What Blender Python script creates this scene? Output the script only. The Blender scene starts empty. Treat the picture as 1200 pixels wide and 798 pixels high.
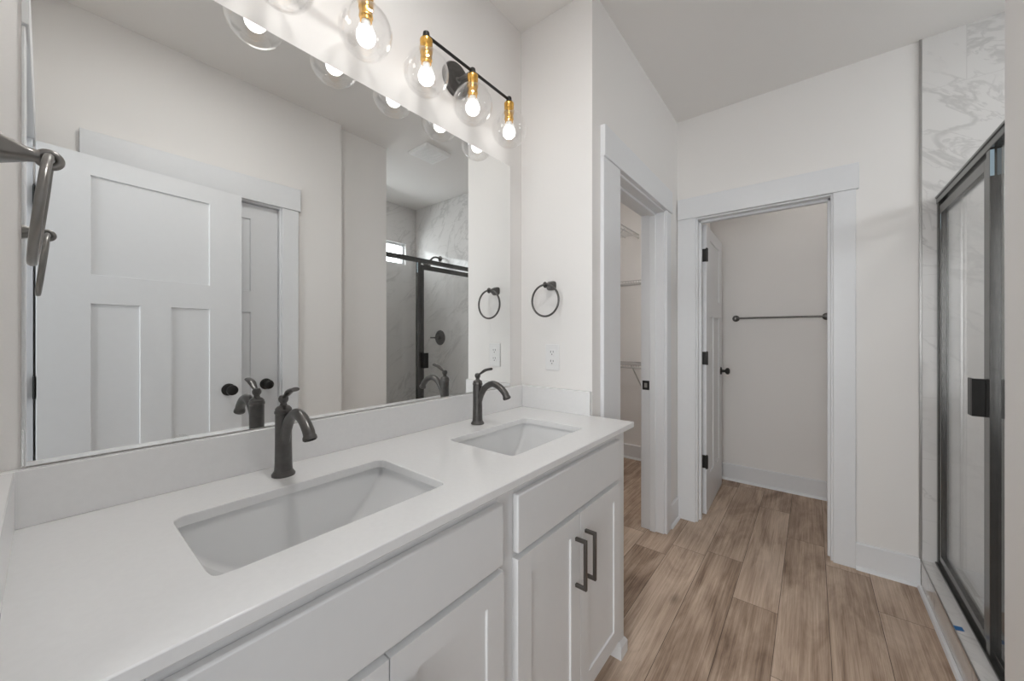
import bpy, bmesh, math, random
from mathutils import Vector, Matrix
random.seed(7)
S = bpy.context.scene
COL = S.collection

# ------------------------------------------------------------------ camera
F_PX = 438.0
YAW = math.atan(351.0 / 438.0)
cam = bpy.data.cameras.new('camera')
cam.sensor_width = 36.0
cam.lens = F_PX / 1200.0 * 36.0
cam.shift_y = -6.0 / 1200.0
cam.clip_start = 0.01
camo = bpy.data.objects.new('camera', cam)
COL.objects.link(camo)
camo.location = (1.11, 0.0, 1.26)
camo.rotation_euler = (math.pi / 2, 0, YAW)
S.camera = camo

# ------------------------------------------------------------------ light set-up
S.view_settings.view_transform = 'Standard'
S.view_settings.look = 'None'
S.view_settings.gamma = 1.0
S.view_settings.exposure = 0.17
S.view_settings.use_curve_mapping = False
S.cycles.use_denoising = True
S.cycles.max_bounces = 24
S.cycles.diffuse_bounces = 12
S.cycles.glossy_bounces = 8
S.cycles.transparent_max_bounces = 32
S.cycles.sample_clamp_indirect = 6.0
S.cycles.caustics_reflective = True

BULB = 5.3          # emission strength of each vanity bulb
ROOM_FILL = 15.5    # added fill lamp on the small room ceiling, out of view
CLOSET_FILL = 65  # added fill lamp on the closet ceiling, out of view
CAN = 44            # recessed shower lamp
WALKWAY_FILL = 74          # added fill lamp, unseen, over the walkway by the vanity
WORLD = 0.2          # open bedroom side behind the doorway
TRANSOM = 90       # daylight on the shower window
BEDROOM_FILL = 110       # added fill panel in the unseen bedroom
w = bpy.data.worlds.new('sky')
S.world = w
w.use_nodes = True
w.node_tree.nodes['Background'].inputs[0].default_value = (0.93, 0.96, 1.0, 1)
w.node_tree.nodes['Background'].inputs[1].default_value = WORLD


def area_light(name, loc, rot, sx, sy, power, color=(1, 1, 1)):
    l = bpy.data.lights.new(name, 'AREA')
    l.shape = 'RECTANGLE'
    l.size = sx
    l.size_y = sy
    l.energy = power
    l.color = color
    o = bpy.data.objects.new(name, l)
    COL.objects.link(o)
    o.location = loc
    o.rotation_euler = rot
    return o


# daylight outside the shower transom window, and an added fill panel behind the doorway
area_light('daylight_transom', (2.98, 2.05, 2.32), (0, math.radians(94), 0), 1.1, 2.4, TRANSOM, (0.95, 0.98, 1.0))
area_light('fill_bedroom', (0.95, -2.6, 1.5), (math.radians(90), 0, 0), 2.6, 2.2, BEDROOM_FILL, (0.97, 0.99, 1.0))  # added soft panel lighting the room from behind the camera


# ------------------------------------------------------------------ materials
def new_mat(name):
    m = bpy.data.materials.new(name)
    m.use_nodes = True
    nt = m.node_tree
    b = nt.nodes['Principled BSDF']
    return m, nt, b


def N(nt, typ, **kw):
    n = nt.nodes.new(typ)
    for k, v in kw.items():
        setattr(n, k, v)
    return n


def math_node(nt, op, a, b=None, c=None):
    n = nt.nodes.new('ShaderNodeMath')
    n.operation = op
    for i, v in enumerate((a, b, c)):
        if v is None:
            continue
        if isinstance(v, (int, float)):
            n.inputs[i].default_value = v
        else:
            nt.links.new(v, n.inputs[i])
    return n.outputs[0]


def ramp(nt, fac, stops):
    n = nt.nodes.new('ShaderNodeValToRGB')
    e = n.color_ramp.elements
    while len(e) < len(stops):
        e.new(0.5)
    for i, (p, c) in enumerate(stops):
        e[i].position = p
        e[i].color = (*c, 1)
    nt.links.new(fac, n.inputs[0])
    return n.outputs[0]


def plain(name, col, rough=0.5, metal=0.0, noise=0.02, nscale=40.0, bump=0.0, spec=0.5, coat=0.0):
    m, nt, b = new_mat(name)
    tc = N(nt, 'ShaderNodeTexCoord')
    no = N(nt, 'ShaderNodeTexNoise')
    no.inputs['Scale'].default_value = nscale
    no.inputs['Detail'].default_value = 3
    nt.links.new(tc.outputs['Object'], no.inputs['Vector'])
    lo = tuple(max(0, c * (1 - noise)) for c in col)
    hi = tuple(min(1, c * (1 + noise)) for c in col)
    c = ramp(nt, no.outputs['Fac'], [(0.3, lo), (0.7, hi)])
    nt.links.new(c, b.inputs['Base Color'])
    b.inputs['Roughness'].default_value = rough
    b.inputs['Metallic'].default_value = metal
    b.inputs['Specular IOR Level'].default_value = spec
    b.inputs['Coat Weight'].default_value = coat
    if bump:
        bp = N(nt, 'ShaderNodeBump')
        bp.inputs['Strength'].default_value = bump
        bp.inputs['Distance'].default_value = 0.001
        nt.links.new(no.outputs['Fac'], bp.inputs['Height'])
        nt.links.new(bp.outputs[0], b.inputs['Normal'])
    return m


PAINT = plain('wall_paint', (0.82, 0.806, 0.792), 0.6, noise=0.008, nscale=300, bump=0.06, spec=0.25)
CEIL = plain('ceiling_paint', (0.82, 0.803, 0.785), 0.8, noise=0.008, nscale=200, bump=0.05, spec=0.2)
TRIM = plain('trim_paint', (0.765, 0.778, 0.797), 0.32, noise=0.006, spec=0.4)
CAB = plain('cabinet_paint', (0.77, 0.775, 0.782), 0.35, noise=0.006, spec=0.4)
QUARTZ = plain('white_quartz', (0.80, 0.80, 0.802), 0.16, noise=0.012, nscale=90, spec=0.5)
PORC = plain('porcelain', (0.75, 0.755, 0.76), 0.08, noise=0.004, spec=0.55)
BRONZE = plain('dark_bronze', (0.125, 0.120, 0.116), 0.32, metal=0.8, noise=0.12, nscale=60)
BLACK = plain('black_metal', (0.022, 0.021, 0.020), 0.38, metal=0.4, noise=0.1)
FRAME = plain('shower_frame_bronze', (0.12, 0.118, 0.114), 0.24, metal=0.85, noise=0.08)
GUN = plain('gunmetal', (0.13, 0.12, 0.11), 0.36, metal=0.85, noise=0.06)
PEWTER = plain('brushed_pewter', (0.26, 0.25, 0.24), 0.30, metal=0.9, noise=0.08)
BRASS = plain('brass', (0.80, 0.47, 0.12), 0.26, metal=0.9, noise=0.05)
STEEL = plain('satin_steel', (0.42, 0.41, 0.40), 0.3, metal=0.9, noise=0.04)
CHROME = plain('chrome', (0.75, 0.75, 0.75), 0.12, metal=1.0, noise=0.01)
PLASTIC = plain('white_plastic', (0.80, 0.80, 0.80), 0.3, noise=0.005)
VENTW = plain('vent_white', (0.88, 0.88, 0.88), 0.4, noise=0.005)
SOCKETW = plain('bulb_collar', (0.85, 0.85, 0.85), 0.4, noise=0.005)
WIRE = plain('white_vinyl_wire', (0.50, 0.495, 0.49), 0.4, noise=0.005)
SLOT = plain('dark_slot', (0.04, 0.04, 0.04), 0.6)
TAPE = plain('blue_tape', (0.02, 0.16, 0.42), 0.6, noise=0.08)
PALE_BLUE = plain('pale_blue', (0.40, 0.53, 0.62), 0.2, noise=0.08)
PAN = plain('shower_pan', (0.72, 0.72, 0.72), 0.3, noise=0.01)
GASKET = plain('clear_gasket', (0.6, 0.6, 0.58), 0.3, noise=0.01)


def mirror_mat():
    m, nt, b = new_mat('mirror_silver')
    no = N(nt, 'ShaderNodeTexNoise')
    no.inputs['Scale'].default_value = 3
    c = ramp(nt, no.outputs['Fac'], [(0, (0.90, 0.91, 0.905)), (1, (0.91, 0.92, 0.915))])
    nt.links.new(c, b.inputs['Base Color'])
    b.inputs['Metallic'].default_value = 1
    b.inputs['Roughness'].default_value = 0.0
    return m


def thin_glass(name, tint, base, edge, power):
    m = bpy.data.materials.new(name)
    m.use_nodes = True
    nt = m.node_tree
    nt.nodes.clear()
    out = N(nt, 'ShaderNodeOutputMaterial')
    mix = N(nt, 'ShaderNodeMixShader')
    tr = N(nt, 'ShaderNodeBsdfTransparent')
    tr.inputs[0].default_value = (*tint, 1)
    gl = N(nt, 'ShaderNodeBsdfGlossy')
    gl.inputs['Roughness'].default_value = 0.01
    gl.inputs['Color'].default_value = (1, 1, 1, 1)
    lw = N(nt, 'ShaderNodeLayerWeight')
    lw.inputs[0].default_value = 0.5
    p = math_node(nt, 'POWER', lw.outputs['Facing'], power)
    f = math_node(nt, 'MULTIPLY_ADD', p, edge, base)
    nt.links.new(f, mix.inputs[0])
    nt.links.new(tr.outputs[0], mix.inputs[1])
    nt.links.new(gl.outputs[0], mix.inputs[2])
    nt.links.new(mix.outputs[0], out.inputs[0])
    return m


def emit(name, col, strength):
    m = bpy.data.materials.new(name)
    m.use_nodes = True
    nt = m.node_tree
    nt.nodes.clear()
    out = N(nt, 'ShaderNodeOutputMaterial')
    e = N(nt, 'ShaderNodeEmission')
    e.inputs[0].default_value = (*col, 1)
    e.inputs[1].default_value = strength
    nt.links.new(e.outputs[0], out.inputs[0])
    return m


MIRROR = mirror_mat()
GLOBE = thin_glass('globe_glass', (0.985, 0.985, 0.985), 0.045, 0.75, 3.2)
PANE = thin_glass('shower_glass', (0.988, 0.990, 0.988), 0.035, 0.6, 5.0)
WINPANE = thin_glass('window_glass', (0.97, 0.98, 0.98), 0.03, 0.5, 5.0)
GLOW = emit('bulb_glow', (1.0, 0.98, 0.95), BULB)
WALKWAY_FILLGLOW = emit('walkway_fill_glow', (1.0, 0.985, 0.96), WALKWAY_FILL)
CANGLOW = emit('can_glow', (1.0, 0.97, 0.93), CAN)
ROOM_FILLGLOW = emit('room_fill_glow', (1.0, 0.965, 0.93), ROOM_FILL)
CLOSET_FILLGLOW = emit('closet_fill_glow', (1.0, 0.965, 0.93), CLOSET_FILL)


def wood_floor():
    m, nt, b = new_mat('plank_floor')
    tc = N(nt, 'ShaderNodeTexCoord')
    sp = N(nt, 'ShaderNodeSeparateXYZ')
    nt.links.new(tc.outputs['Object'], sp.inputs[0])
    X, Y = sp.outputs[0], sp.outputs[1]
    PW, PL = 0.1785, 1.22
    u = math_node(nt, 'DIVIDE', math_node(nt, 'ADD', X, -0.6345 + PW * 20), PW)
    row = math_node(nt, 'FLOOR', u)
    fu = math_node(nt, 'FRACT', u)
    wn = N(nt, 'ShaderNodeTexWhiteNoise', noise_dimensions='1D')
    nt.links.new(row, wn.inputs['W'])
    v = math_node(nt, 'ADD', math_node(nt, 'DIVIDE', Y, PL), math_node(nt, 'MULTIPLY', wn.outputs['Value'], 7.31))
    colm = math_node(nt, 'FLOOR', v)
    fv = math_node(nt, 'FRACT', v)
    cmb = N(nt, 'ShaderNodeCombineXYZ')
    nt.links.new(row, cmb.inputs[0])
    nt.links.new(colm, cmb.inputs[1])
    wid = N(nt, 'ShaderNodeTexWhiteNoise', noise_dimensions='2D')
    nt.links.new(cmb.outputs[0], wid.inputs['Vector'])
    rnd = wid.outputs['Value']
    # grain
    def grain(sx, sy, det, dist, rough, off):
        c2 = N(nt, 'ShaderNodeCombineXYZ')
        nt.links.new(math_node(nt, 'MULTIPLY', X, sx), c2.inputs[0])
        nt.links.new(math_node(nt, 'MULTIPLY', Y, sy), c2.inputs[1])
        nt.links.new(math_node(nt, 'MULTIPLY', rnd, 40.0 + off), c2.inputs[2])
        no = N(nt, 'ShaderNodeTexNoise')
        no.inputs['Scale'].default_value = 1.0
        no.inputs['Detail'].default_value = det
        no.inputs['Roughness'].default_value = rough
        no.inputs['Distortion'].default_value = dist
        nt.links.new(c2.outputs[0], no.inputs['Vector'])
        return no.outputs['Fac']
    broad = grain(7, 1.6, 4, 1.0, 0.6, 0)
    mid = grain(50, 1.5, 6, 1.2, 0.66, 11)
    fine = grain(210, 3.0, 4, 0.5, 0.72, 23)
    a = math_node(nt, 'MULTIPLY', broad, 0.72)
    a = math_node(nt, 'MULTIPLY_ADD', mid, 0.50, a)
    a = math_node(nt, 'MULTIPLY_ADD', fine, 0.42, a)
    a = math_node(nt, 'MULTIPLY_ADD', rnd, 0.17, a)
    a = math_node(nt, 'ADD', a, -0.375)
    c = ramp(nt, a, [(0.28, (0.170, 0.113, 0.079)), (0.42, (0.325, 0.232, 0.170)),
                     (0.56, (0.475, 0.36, 0.275)), (0.74, (0.65, 0.52, 0.415))])
    # knots
    vo = N(nt, 'ShaderNodeTexVoronoi')
    vo.inputs['Scale'].default_value = 1.0
    c3 = N(nt, 'ShaderNodeCombineXYZ')
    nt.links.new(math_node(nt, 'MULTIPLY', X, 5.0), c3.inputs[0])
    nt.links.new(math_node(nt, 'MULTIPLY', Y, 2.1), c3.inputs[1])
    nt.links.new(math_node(nt, 'MULTIPLY', rnd, 30.0), c3.inputs[2])
    nt.links.new(c3.outputs[0], vo.inputs['Vector'])
    kn = N(nt, 'ShaderNodeMapRange')
    kn.inputs['From Min'].default_value = 0.02
    kn.inputs['From Max'].default_value = 0.12
    kn.inputs['To Min'].default_value = 0.45
    kn.inputs['To Max'].default_value = 1.0
    nt.links.new(vo.outputs['Distance'], kn.inputs['Value'])
    mk = N(nt, 'ShaderNodeMix', data_type='RGBA', blend_type='MULTIPLY')
    mk.inputs[0].default_value = 0.7
    nt.links.new(c, mk.inputs[6])
    nt.links.new(kn.outputs[0], mk.inputs[7])
    # seams
    ex = math_node(nt, 'MULTIPLY', math_node(nt, 'MINIMUM', fu, math_node(nt, 'SUBTRACT', 1.0, fu)), PW)
    ey = math_node(nt, 'MULTIPLY', math_node(nt, 'MINIMUM', fv, math_node(nt, 'SUBTRACT', 1.0, fv)), PL)
    e = math_node(nt, 'MINIMUM', ex, ey)
    seam = N(nt, 'ShaderNodeMapRange')
    seam.inputs['From Min'].default_value = 0.0004
    seam.inputs['From Max'].default_value = 0.0016
    nt.links.new(e, seam.inputs['Value'])
    mx = N(nt, 'ShaderNodeMix', data_type='RGBA')
    nt.links.new(seam.outputs[0], mx.inputs[0])
    mx.inputs[6].default_value = (0.055, 0.036, 0.025, 1)
    nt.links.new(mk.outputs[2], mx.inputs[7])
    nt.links.new(mx.outputs[2], b.inputs['Base Color'])
    b.inputs['Roughness'].default_value = 0.5
    b.inputs['Specular IOR Level'].default_value = 0.3
    bp = N(nt, 'ShaderNodeBump')
    bp.inputs['Strength'].default_value = 0.15
    bp.inputs['Distance'].default_value = 0.001
    nt.links.new(math_node(nt, 'ADD', fine, seam.outputs[0]), bp.inputs['Height'])
    nt.links.new(bp.outputs[0], b.inputs['Normal'])
    return m


def marble(name, axis, base=(0.71, 0.70, 0.69), vein=(0.42, 0.415, 0.41), tiles=True, seed=0.0, diag=0.6):
    """axis 0: wall spans x,z ; axis 1: wall spans y,z ; axis 2: horizontal, spans y,x"""
    m, nt, b = new_mat(name)
    tc = N(nt, 'ShaderNodeTexCoord')
    sp = N(nt, 'ShaderNodeSeparateXYZ')
    nt.links.new(tc.outputs['Object'], sp.inputs[0])
    H = sp.outputs[0] if axis == 0 else sp.outputs[1]
    V = sp.outputs[2] if axis < 2 else sp.outputs[0]
    TH, TW = 0.3052, 0.61
    v = math_node(nt, 'DIVIDE', math_node(nt, 'ADD', V, -0.0352 + TH * 4), TH)
    row = math_node(nt, 'FLOOR', v)
    fv = math_node(nt, 'FRACT', v)
    off = math_node(nt, 'MULTIPLY', math_node(nt, 'MODULO', row, 3.0), 0.3333)
    u = math_node(nt, 'ADD', math_node(nt, 'DIVIDE', math_node(nt, 'ADD', H, -1.686 + TW * 8), TW), off)
    cu = math_node(nt, 'FLOOR', u)
    fu = math_node(nt, 'FRACT', u)
    cmb = N(nt, 'ShaderNodeCombineXYZ')
    nt.links.new(row, cmb.inputs[0])
    nt.links.new(cu, cmb.inputs[1])
    cmb.inputs[2].default_value = seed
    wn = N(nt, 'ShaderNodeTexWhiteNoise', noise_dimensions='3D')
    nt.links.new(cmb.outputs[0], wn.inputs['Vector'])
    rnd = math_node(nt, 'MULTIPLY', wn.outputs['Value'], 0.35)
    pc = N(nt, 'ShaderNodeCombineXYZ')
    nt.links.new(math_node(nt, 'MULTIPLY', math_node(nt, 'MULTIPLY_ADD', V, diag, H), 1.45), pc.inputs[0])
    nt.links.new(math_node(nt, 'MULTIPLY', math_node(nt, 'MULTIPLY_ADD', V, -1.0 / diag, H), 0.62), pc.inputs[1])
    nt.links.new(math_node(nt, 'ADD', rnd, seed), pc.inputs[2])

    def ridge(scale, width, det, dist):
        no = N(nt, 'ShaderNodeTexNoise')
        no.inputs['Scale'].default_value = scale
        no.inputs['Detail'].default_value = det
        no.inputs['Roughness'].default_value = 0.55
        no.inputs['Distortion'].default_value = dist
        nt.links.new(pc.outputs[0], no.inputs['Vector'])
        d = math_node(nt, 'ABSOLUTE', math_node(nt, 'SUBTRACT', no.outputs['Fac'], 0.5))
        mr = N(nt, 'ShaderNodeMapRange', interpolation_type='SMOOTHSTEP')
        mr.inputs['From Min'].default_value = 0.0
        mr.inputs['From Max'].default_value = width
        mr.inputs['To Min'].default_value = 1.0
        mr.inputs['To Max'].default_value = 0.0
        nt.links.new(d, mr.inputs['Value'])
        return mr.outputs[0]
    r1 = ridge(1.7, 0.028, 6, 0.7)
    r2 = ridge(3.4, 0.016, 5, 0.6)
    mask = N(nt, 'ShaderNodeTexNoise')
    mask.inputs['Scale'].default_value = 2.3
    nt.links.new(pc.outputs[0], mask.inputs['Vector'])
    mm = N(nt, 'ShaderNodeMapRange')
    mm.inputs['From Min'].default_value = 0.36
    mm.inputs['From Max'].default_value = 0.60
    nt.links.new(mask.outputs['Fac'], mm.inputs['Value'])
    vn = math_node(nt, 'MULTIPLY', math_node(nt, 'MAXIMUM', math_node(nt, 'MULTIPLY', r1, 0.48), math_node(nt, 'MULTIPLY', r2, 0.38)), mm.outputs[0])
    cloud = math_node(nt, 'MULTIPLY', math_node(nt, 'SUBTRACT', 1.0, mask.outputs['Fac']), 0.05)
    fac = math_node(nt, 'ADD', vn, cloud)
    mx = N(nt, 'ShaderNodeMix', data_type='RGBA')
    nt.links.new(fac, mx.inputs[0])
    mx.inputs[6].default_value = (*base, 1)
    mx.inputs[7].default_value = (*vein, 1)
    outc = mx.outputs[2]
    b.inputs['Roughness'].default_value = 0.10
    if tiles:
        ex = math_node(nt, 'MULTIPLY', math_node(nt, 'MINIMUM', fu, math_node(nt, 'SUBTRACT', 1.0, fu)), TW)
        ey = math_node(nt, 'MULTIPLY', math_node(nt, 'MINIMUM', fv, math_node(nt, 'SUBTRACT', 1.0, fv)), TH)
        e = math_node(nt, 'MINIMUM', ex, ey)
        g = N(nt, 'ShaderNodeMapRange')
        g.inputs['From Min'].default_value = 0.0008
        g.inputs['From Max'].default_value = 0.0016
        nt.links.new(e, g.inputs['Value'])
        m2 = N(nt, 'ShaderNodeMix', data_type='RGBA')
        nt.links.new(g.outputs[0], m2.inputs[0])
        m2.inputs[6].default_value = (0.62, 0.61, 0.60, 1)
        nt.links.new(outc, m2.inputs[7])
        outc = m2.outputs[2]
        bp = N(nt, 'ShaderNodeBump')
        bp.inputs['Strength'].default_value = 0.3
        bp.inputs['Distance'].default_value = 0.001
        nt.links.new(g.outputs[0], bp.inputs['Height'])
        nt.links.new(bp.outputs[0], b.inputs['Normal'])
    nt.links.new(outc, b.inputs['Base Color'])
    return m


FLOOR = wood_floor()
MARBLE_X = marble('marble_tile_far', 0, seed=1.3, diag=1.15)
MARBLE_Y = marble('marble_tile_back', 1, seed=5.1, diag=-1.15)
MARBLE_CURB = marble('marble_curb', 2, base=(0.73, 0.72, 0.71), tiles=False, seed=3.0, diag=0.9)


# ------------------------------------------------------------------ mesh helpers
class MB:
    def __init__(self):
        self.bm = bmesh.new()

    def box(self, x0, x1, y0, y1, z0, z1):
        bm = self.bm
        vs = [bm.verts.new((x, y, z)) for x in (x0, x1) for y in (y0, y1) for z in (z0, z1)]
        for f in ((0, 1, 3, 2), (4, 6, 7, 5), (0, 4, 5, 1), (2, 3, 7, 6), (0, 2, 6, 4), (1, 5, 7, 3)):
            bm.faces.new([vs[i] for i in f])
        return self

    def prism(self, pts, axis, a, b):
        """polygon pts in the plane across `axis`, extruded from a to b"""
        bm = self.bm
        def P(p, t):
            return {0: (t, p[0], p[1]), 1: (p[0], t, p[1]), 2: (p[0], p[1], t)}[axis]
        v0 = [bm.verts.new(P(p, a)) for p in pts]
        v1 = [bm.verts.new(P(p, b)) for p in pts]
        n = len(pts)
        bm.faces.new(v0)
        bm.faces.new(list(reversed(v1)))
        for i in range(n):
            bm.faces.new((v0[i], v1[i], v1[(i + 1) % n], v0[(i + 1) % n]))
        return self

    def lathe(self, prof, origin=(0, 0, 0), direction=(0, 0, 1), seg=32, closed=False):
        """prof: list of (radius, distance along direction)"""
        bm = self.bm
        q = Vector((0, 0, 1)).rotation_difference(Vector(direction).normalized())
        o = Vector(origin)
        rings = []
        for r, h in prof:
            if r < 1e-6:
                rings.append([bm.verts.new(o + q @ Vector((0, 0, h)))])
            else:
                rings.append([bm.verts.new(o + q @ Vector((r * math.cos(2 * math.pi * i / seg), r * math.sin(2 * math.pi * i / seg), h))) for i in range(seg)])
        prs = list(zip(rings, rings[1:]))
        if closed:
            prs.append((rings[-1], rings[0]))
        for A, B in prs:
            for i in range(seg):
                j = (i + 1) % seg
                if len(A) == 1 and len(B) == 1:
                    continue
                if len(A) == 1:
                    bm.faces.new((A[0], B[i], B[j]))
                elif len(B) == 1:
                    bm.faces.new((A[i], A[j], B[0]))
                else:
                    bm.faces.new((A[i], A[j], B[j], B[i]))
        return self

    def tube(self, pts, radii, seg=16, flat=1.0, closed=False, up=(0, 1, 0)):
        bm = self.bm
        P = [Vector(p) for p in pts]
        n = len(P)
        if isinstance(radii, (int, float)):
            radii = [radii] * n
        rings = []
        for i in range(n):
            if closed:
                t = P[(i + 1) % n] - P[i - 1]
            else:
                t = P[min(i + 1, n - 1)] - P[max(i - 1, 0)]
            t.normalize()
            u = Vector(up)
            if abs(u.dot(t)) > 0.95:
                u = Vector((1, 0, 0)) if abs(t.x) < 0.9 else Vector((0, 0, 1))
            a = (u - t * u.dot(t)).normalized()
            b = t.cross(a)
            rings.append([bm.verts.new(P[i] + radii[i] * (math.cos(2 * math.pi * k / seg) * a + flat * math.sin(2 * math.pi * k / seg) * b)) for k in range(seg)])
        m = n if closed else n - 1
        for i in range(m):
            A, B = rings[i], rings[(i + 1) % n]
            for k in range(seg):
                l = (k + 1) % seg
                bm.faces.new((A[k], A[l], B[l], B[k]))
        if not closed:
            bm.faces.new(list(reversed(rings[0])))
            bm.faces.new(rings[-1])
        return self

    def torus(self, c, R, r, normal=(0, 1, 0), seg=64, ms=12):
        q = Vector((0, 0, 1)).rotation_difference(Vector(normal))
        pts = [Vector(c) + q @ Vector((R * math.cos(2 * math.pi * i / seg), R * math.sin(2 * math.pi * i / seg), 0)) for i in range(seg)]
        return self.tube(pts, r, seg=ms, closed=True, up=normal)

    def xform(self, mat):
        bmesh.ops.transform(self.bm, matrix=mat, verts=self.bm.verts)
        return self

    def build(self, name, mat, parent=None, bevel=0.0, smooth=True, local=False, origin=None, angle=32, seg=2):
        bm = self.bm
        bmesh.ops.recalc_face_normals(bm, faces=bm.faces)
        o_loc = Vector((0, 0, 0))
        if parent is None and origin is not None:
            o_loc = Vector(origin)
            bmesh.ops.translate(bm, vec=-o_loc, verts=bm.verts)
        elif parent is not None and not local:
            root = parent
            while root.parent:
                root = root.parent
            bmesh.ops.translate(bm, vec=-root.location, verts=bm.verts)
        me = bpy.data.meshes.new(name)
        bm.to_mesh(me)
        bm.free()
        me.materials.append(mat)
        if smooth:
            me.polygons.foreach_set('use_smooth', [True] * len(me.polygons))
            me.set_sharp_from_angle(angle=math.radians(angle))
        o = bpy.data.objects.new(name, me)
        COL.objects.link(o)
        if parent is not None:
            o.parent = parent
        else:
            o.location = o_loc
        if bevel:
            md = o.modifiers.new('bevel', 'BEVEL')
            md.width = bevel
            md.segments = seg
            md.limit_method = 'ANGLE'
            md.angle_limit = math.radians(40)
            md.harden_normals = False
        return o


def thing(name, label, cat, loc=(0, 0, 0), rz=0.0, group=None, kind=None):
    o = bpy.data.objects.new(name, None)
    o.empty_display_size = 0.05
    COL.objects.link(o)
    o.location = loc
    o.rotation_euler = (0, 0, rz)
    if kind:
        o['kind'] = kind
    if label:
        o['label'] = label
    if cat:
        o['category'] = cat
    if group:
        o['group'] = group
    return o


def tag(o, label, cat=None, group=None, kind=None):
    if label:
        o['label'] = label
    if cat:
        o['category'] = cat
    if group:
        o['group'] = group
    if kind:
        o['kind'] = kind
    return o


def struct(o, label, cat):
    return tag(o, label, cat, kind='structure')


def dup(root, loc, label, rz=None):
    r = root.copy()
    COL.objects.link(r)
    r.location = loc
    if rz is not None:
        r.rotation_euler = (0, 0, rz)
    r['label'] = label
    for ch in list(root.children):
        c = ch.copy()
        COL.objects.link(c)
        c.parent = r
        for g in list(ch.children):
            d = g.copy()
            COL.objects.link(d)
            d.parent = c
    return r


def panelled(w, h, t, panels, depth, ch, both=True):
    """slab 0..w (x), 0..t (y), 0..h (z) with recessed panels (x0,x1,z0,z1); front is y=0"""
    mb = MB()
    bm = mb.bm
    xs = sorted({0, w, *[p[0] for p in panels], *[p[1] for p in panels]})
    zs = sorted({0, h, *[p[2] for p in panels], *[p[3] for p in panels]})
    def quad(a, b, c, d):
        bm.faces.new([bm.verts.new(q) for q in (a, b, c, d)])
    for side in ((0, 1), (t, -1)):
        y, s = side
        rec = panels if (s == 1 or both) else []
        for i in range(len(xs) - 1):
            for j in range(len(zs) - 1):
                cx, cz = (xs[i] + xs[i + 1]) / 2, (zs[j] + zs[j + 1]) / 2
                if any(p[0] < cx < p[1] and p[2] < cz < p[3] for p in rec):
                    continue
                quad((xs[i], y, zs[j]), (xs[i + 1], y, zs[j]), (xs[i + 1], y, zs[j + 1]), (xs[i], y, zs[j + 1]))
        for x0, x1, z0, z1 in rec:
            yi = y + s * depth
            O = [(x0, y, z0), (x1, y, z0), (x1, y, z1), (x0, y, z1)]
            I = [(x0 + ch, yi, z0 + ch), (x1 - ch, yi, z0 + ch), (x1 - ch, yi, z1 - ch), (x0 + ch, yi, z1 - ch)]
            for k in range(4):
                quad(O[k], O[(k + 1) % 4], I[(k + 1) % 4], I[k])
            quad(*I)
    quad((0, 0, 0), (w, 0, 0), (w, t, 0), (0, t, 0))
    quad((0, 0, h), (w, 0, h), (w, t, h), (0, t, h))
    quad((0, 0, 0), (0, t, 0), (0, t, h), (0, 0, h))
    quad((w, 0, 0), (w, t, 0), (w, t, h), (w, 0, h))
    bmesh.ops.remove_doubles(bm, verts=bm.verts, dist=1e-5)
    return mb


# ------------------------------------------------------------------ room shell
ZC = 2.74
YN = -0.052      # near wall, room face
YR = 1.458       # return wall face beside the vanity
XC = 0.38        # closet wall face
YF = 2.75        # far wall face
XD = 1.48        # door wall face (right, near)
XW = 1.535       # wing wall face / curb face
YW = 1.69        # wing wall end
XS = 2.56        # shower back wall
DH = 2.045       # door head height

struct(MB().box(-0.7, 2.7, -0.3, 3.9, -0.1, 0).build('floor', FLOOR, origin=None), 'brown wood-look plank floor running away from the vanity', 'floor')
struct(MB().box(-0.7, 2.72, -0.3, 3.9, ZC, ZC + 0.1).build('ceiling', CEIL), 'flat matte pale grey ceiling', 'ceiling')

struct(MB().box(-0.12, 0, YN - 0.12, YR + 0.13, 0, ZC).build('wall_vanity', PAINT), 'pale wall behind the mirror and vanity lights', 'wall')
struct(MB().box(-0.66, XC, YR, YR + 0.12, 0, ZC).box(-0.66, -0.0, YR, YR + 0.12, 0, ZC).build('wall_return', PAINT), 'short pale return wall with towel ring and outlet at the vanity end', 'wall')
CY0, CY1 = 1.725, 2.452
mb = MB().box(0.24, XC, YR + 0.12, CY0, 0, ZC).box(0.24, XC, CY1, YF + 0.12, 0, ZC).box(0.24, XC, CY0, CY1, DH + 0.02, ZC)
struct(mb.build('wall_closet', PAINT), 'pale wall pierced by the open closet doorway', 'wall')
FX0, FX1 = 0.507, 1.197
mb = MB().box(XC, FX0, YF, YF + 0.12, 0, ZC).box(FX1, XW + 0.015, YF, YF + 0.12, 0, ZC).box(FX0, FX1, YF, YF + 0.12, DH + 0.0, ZC)
struct(mb.build('wall_far', PAINT), 'far pale wall around the small room doorway', 'wall')
mb = MB().box(XW, XW + 0.12, 1.30, YW, 0, ZC)
struct(mb.build('wall_wing', PAINT), 'pale wing wall beside the shower opening', 'wall')
DY0, DY1 = 0.206, 0.912
mb = MB().box(XD, XD + 0.12, YN - 0.12, DY0, 0, ZC).box(XD, XD + 0.12, DY1, 1.30, 0, ZC).box(XD, XD + 0.12, DY0, DY1, DH, ZC)
struct(mb.build('wall_right', PAINT), 'pale wall with the closed panel door, seen in the mirror', 'wall')
NX0, NX1 = 0.57, 1.335
mb = MB().box(-0.12, NX0, YN - 0.12, YN, 0, ZC).box(NX1, XD + 0.12, YN - 0.12, YN, 0, ZC).box(NX0, NX1, YN - 0.12, YN, DH, ZC)
struct(mb.build('wall_near', PAINT), 'pale near wall at the left edge holding a towel ring', 'wall')
struct(MB().box(1.6, 1.75, -0.2, 1.2, 0, ZC).build('wall_linen', PAINT), 'closet back behind the closed panel door', 'wall')
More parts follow.
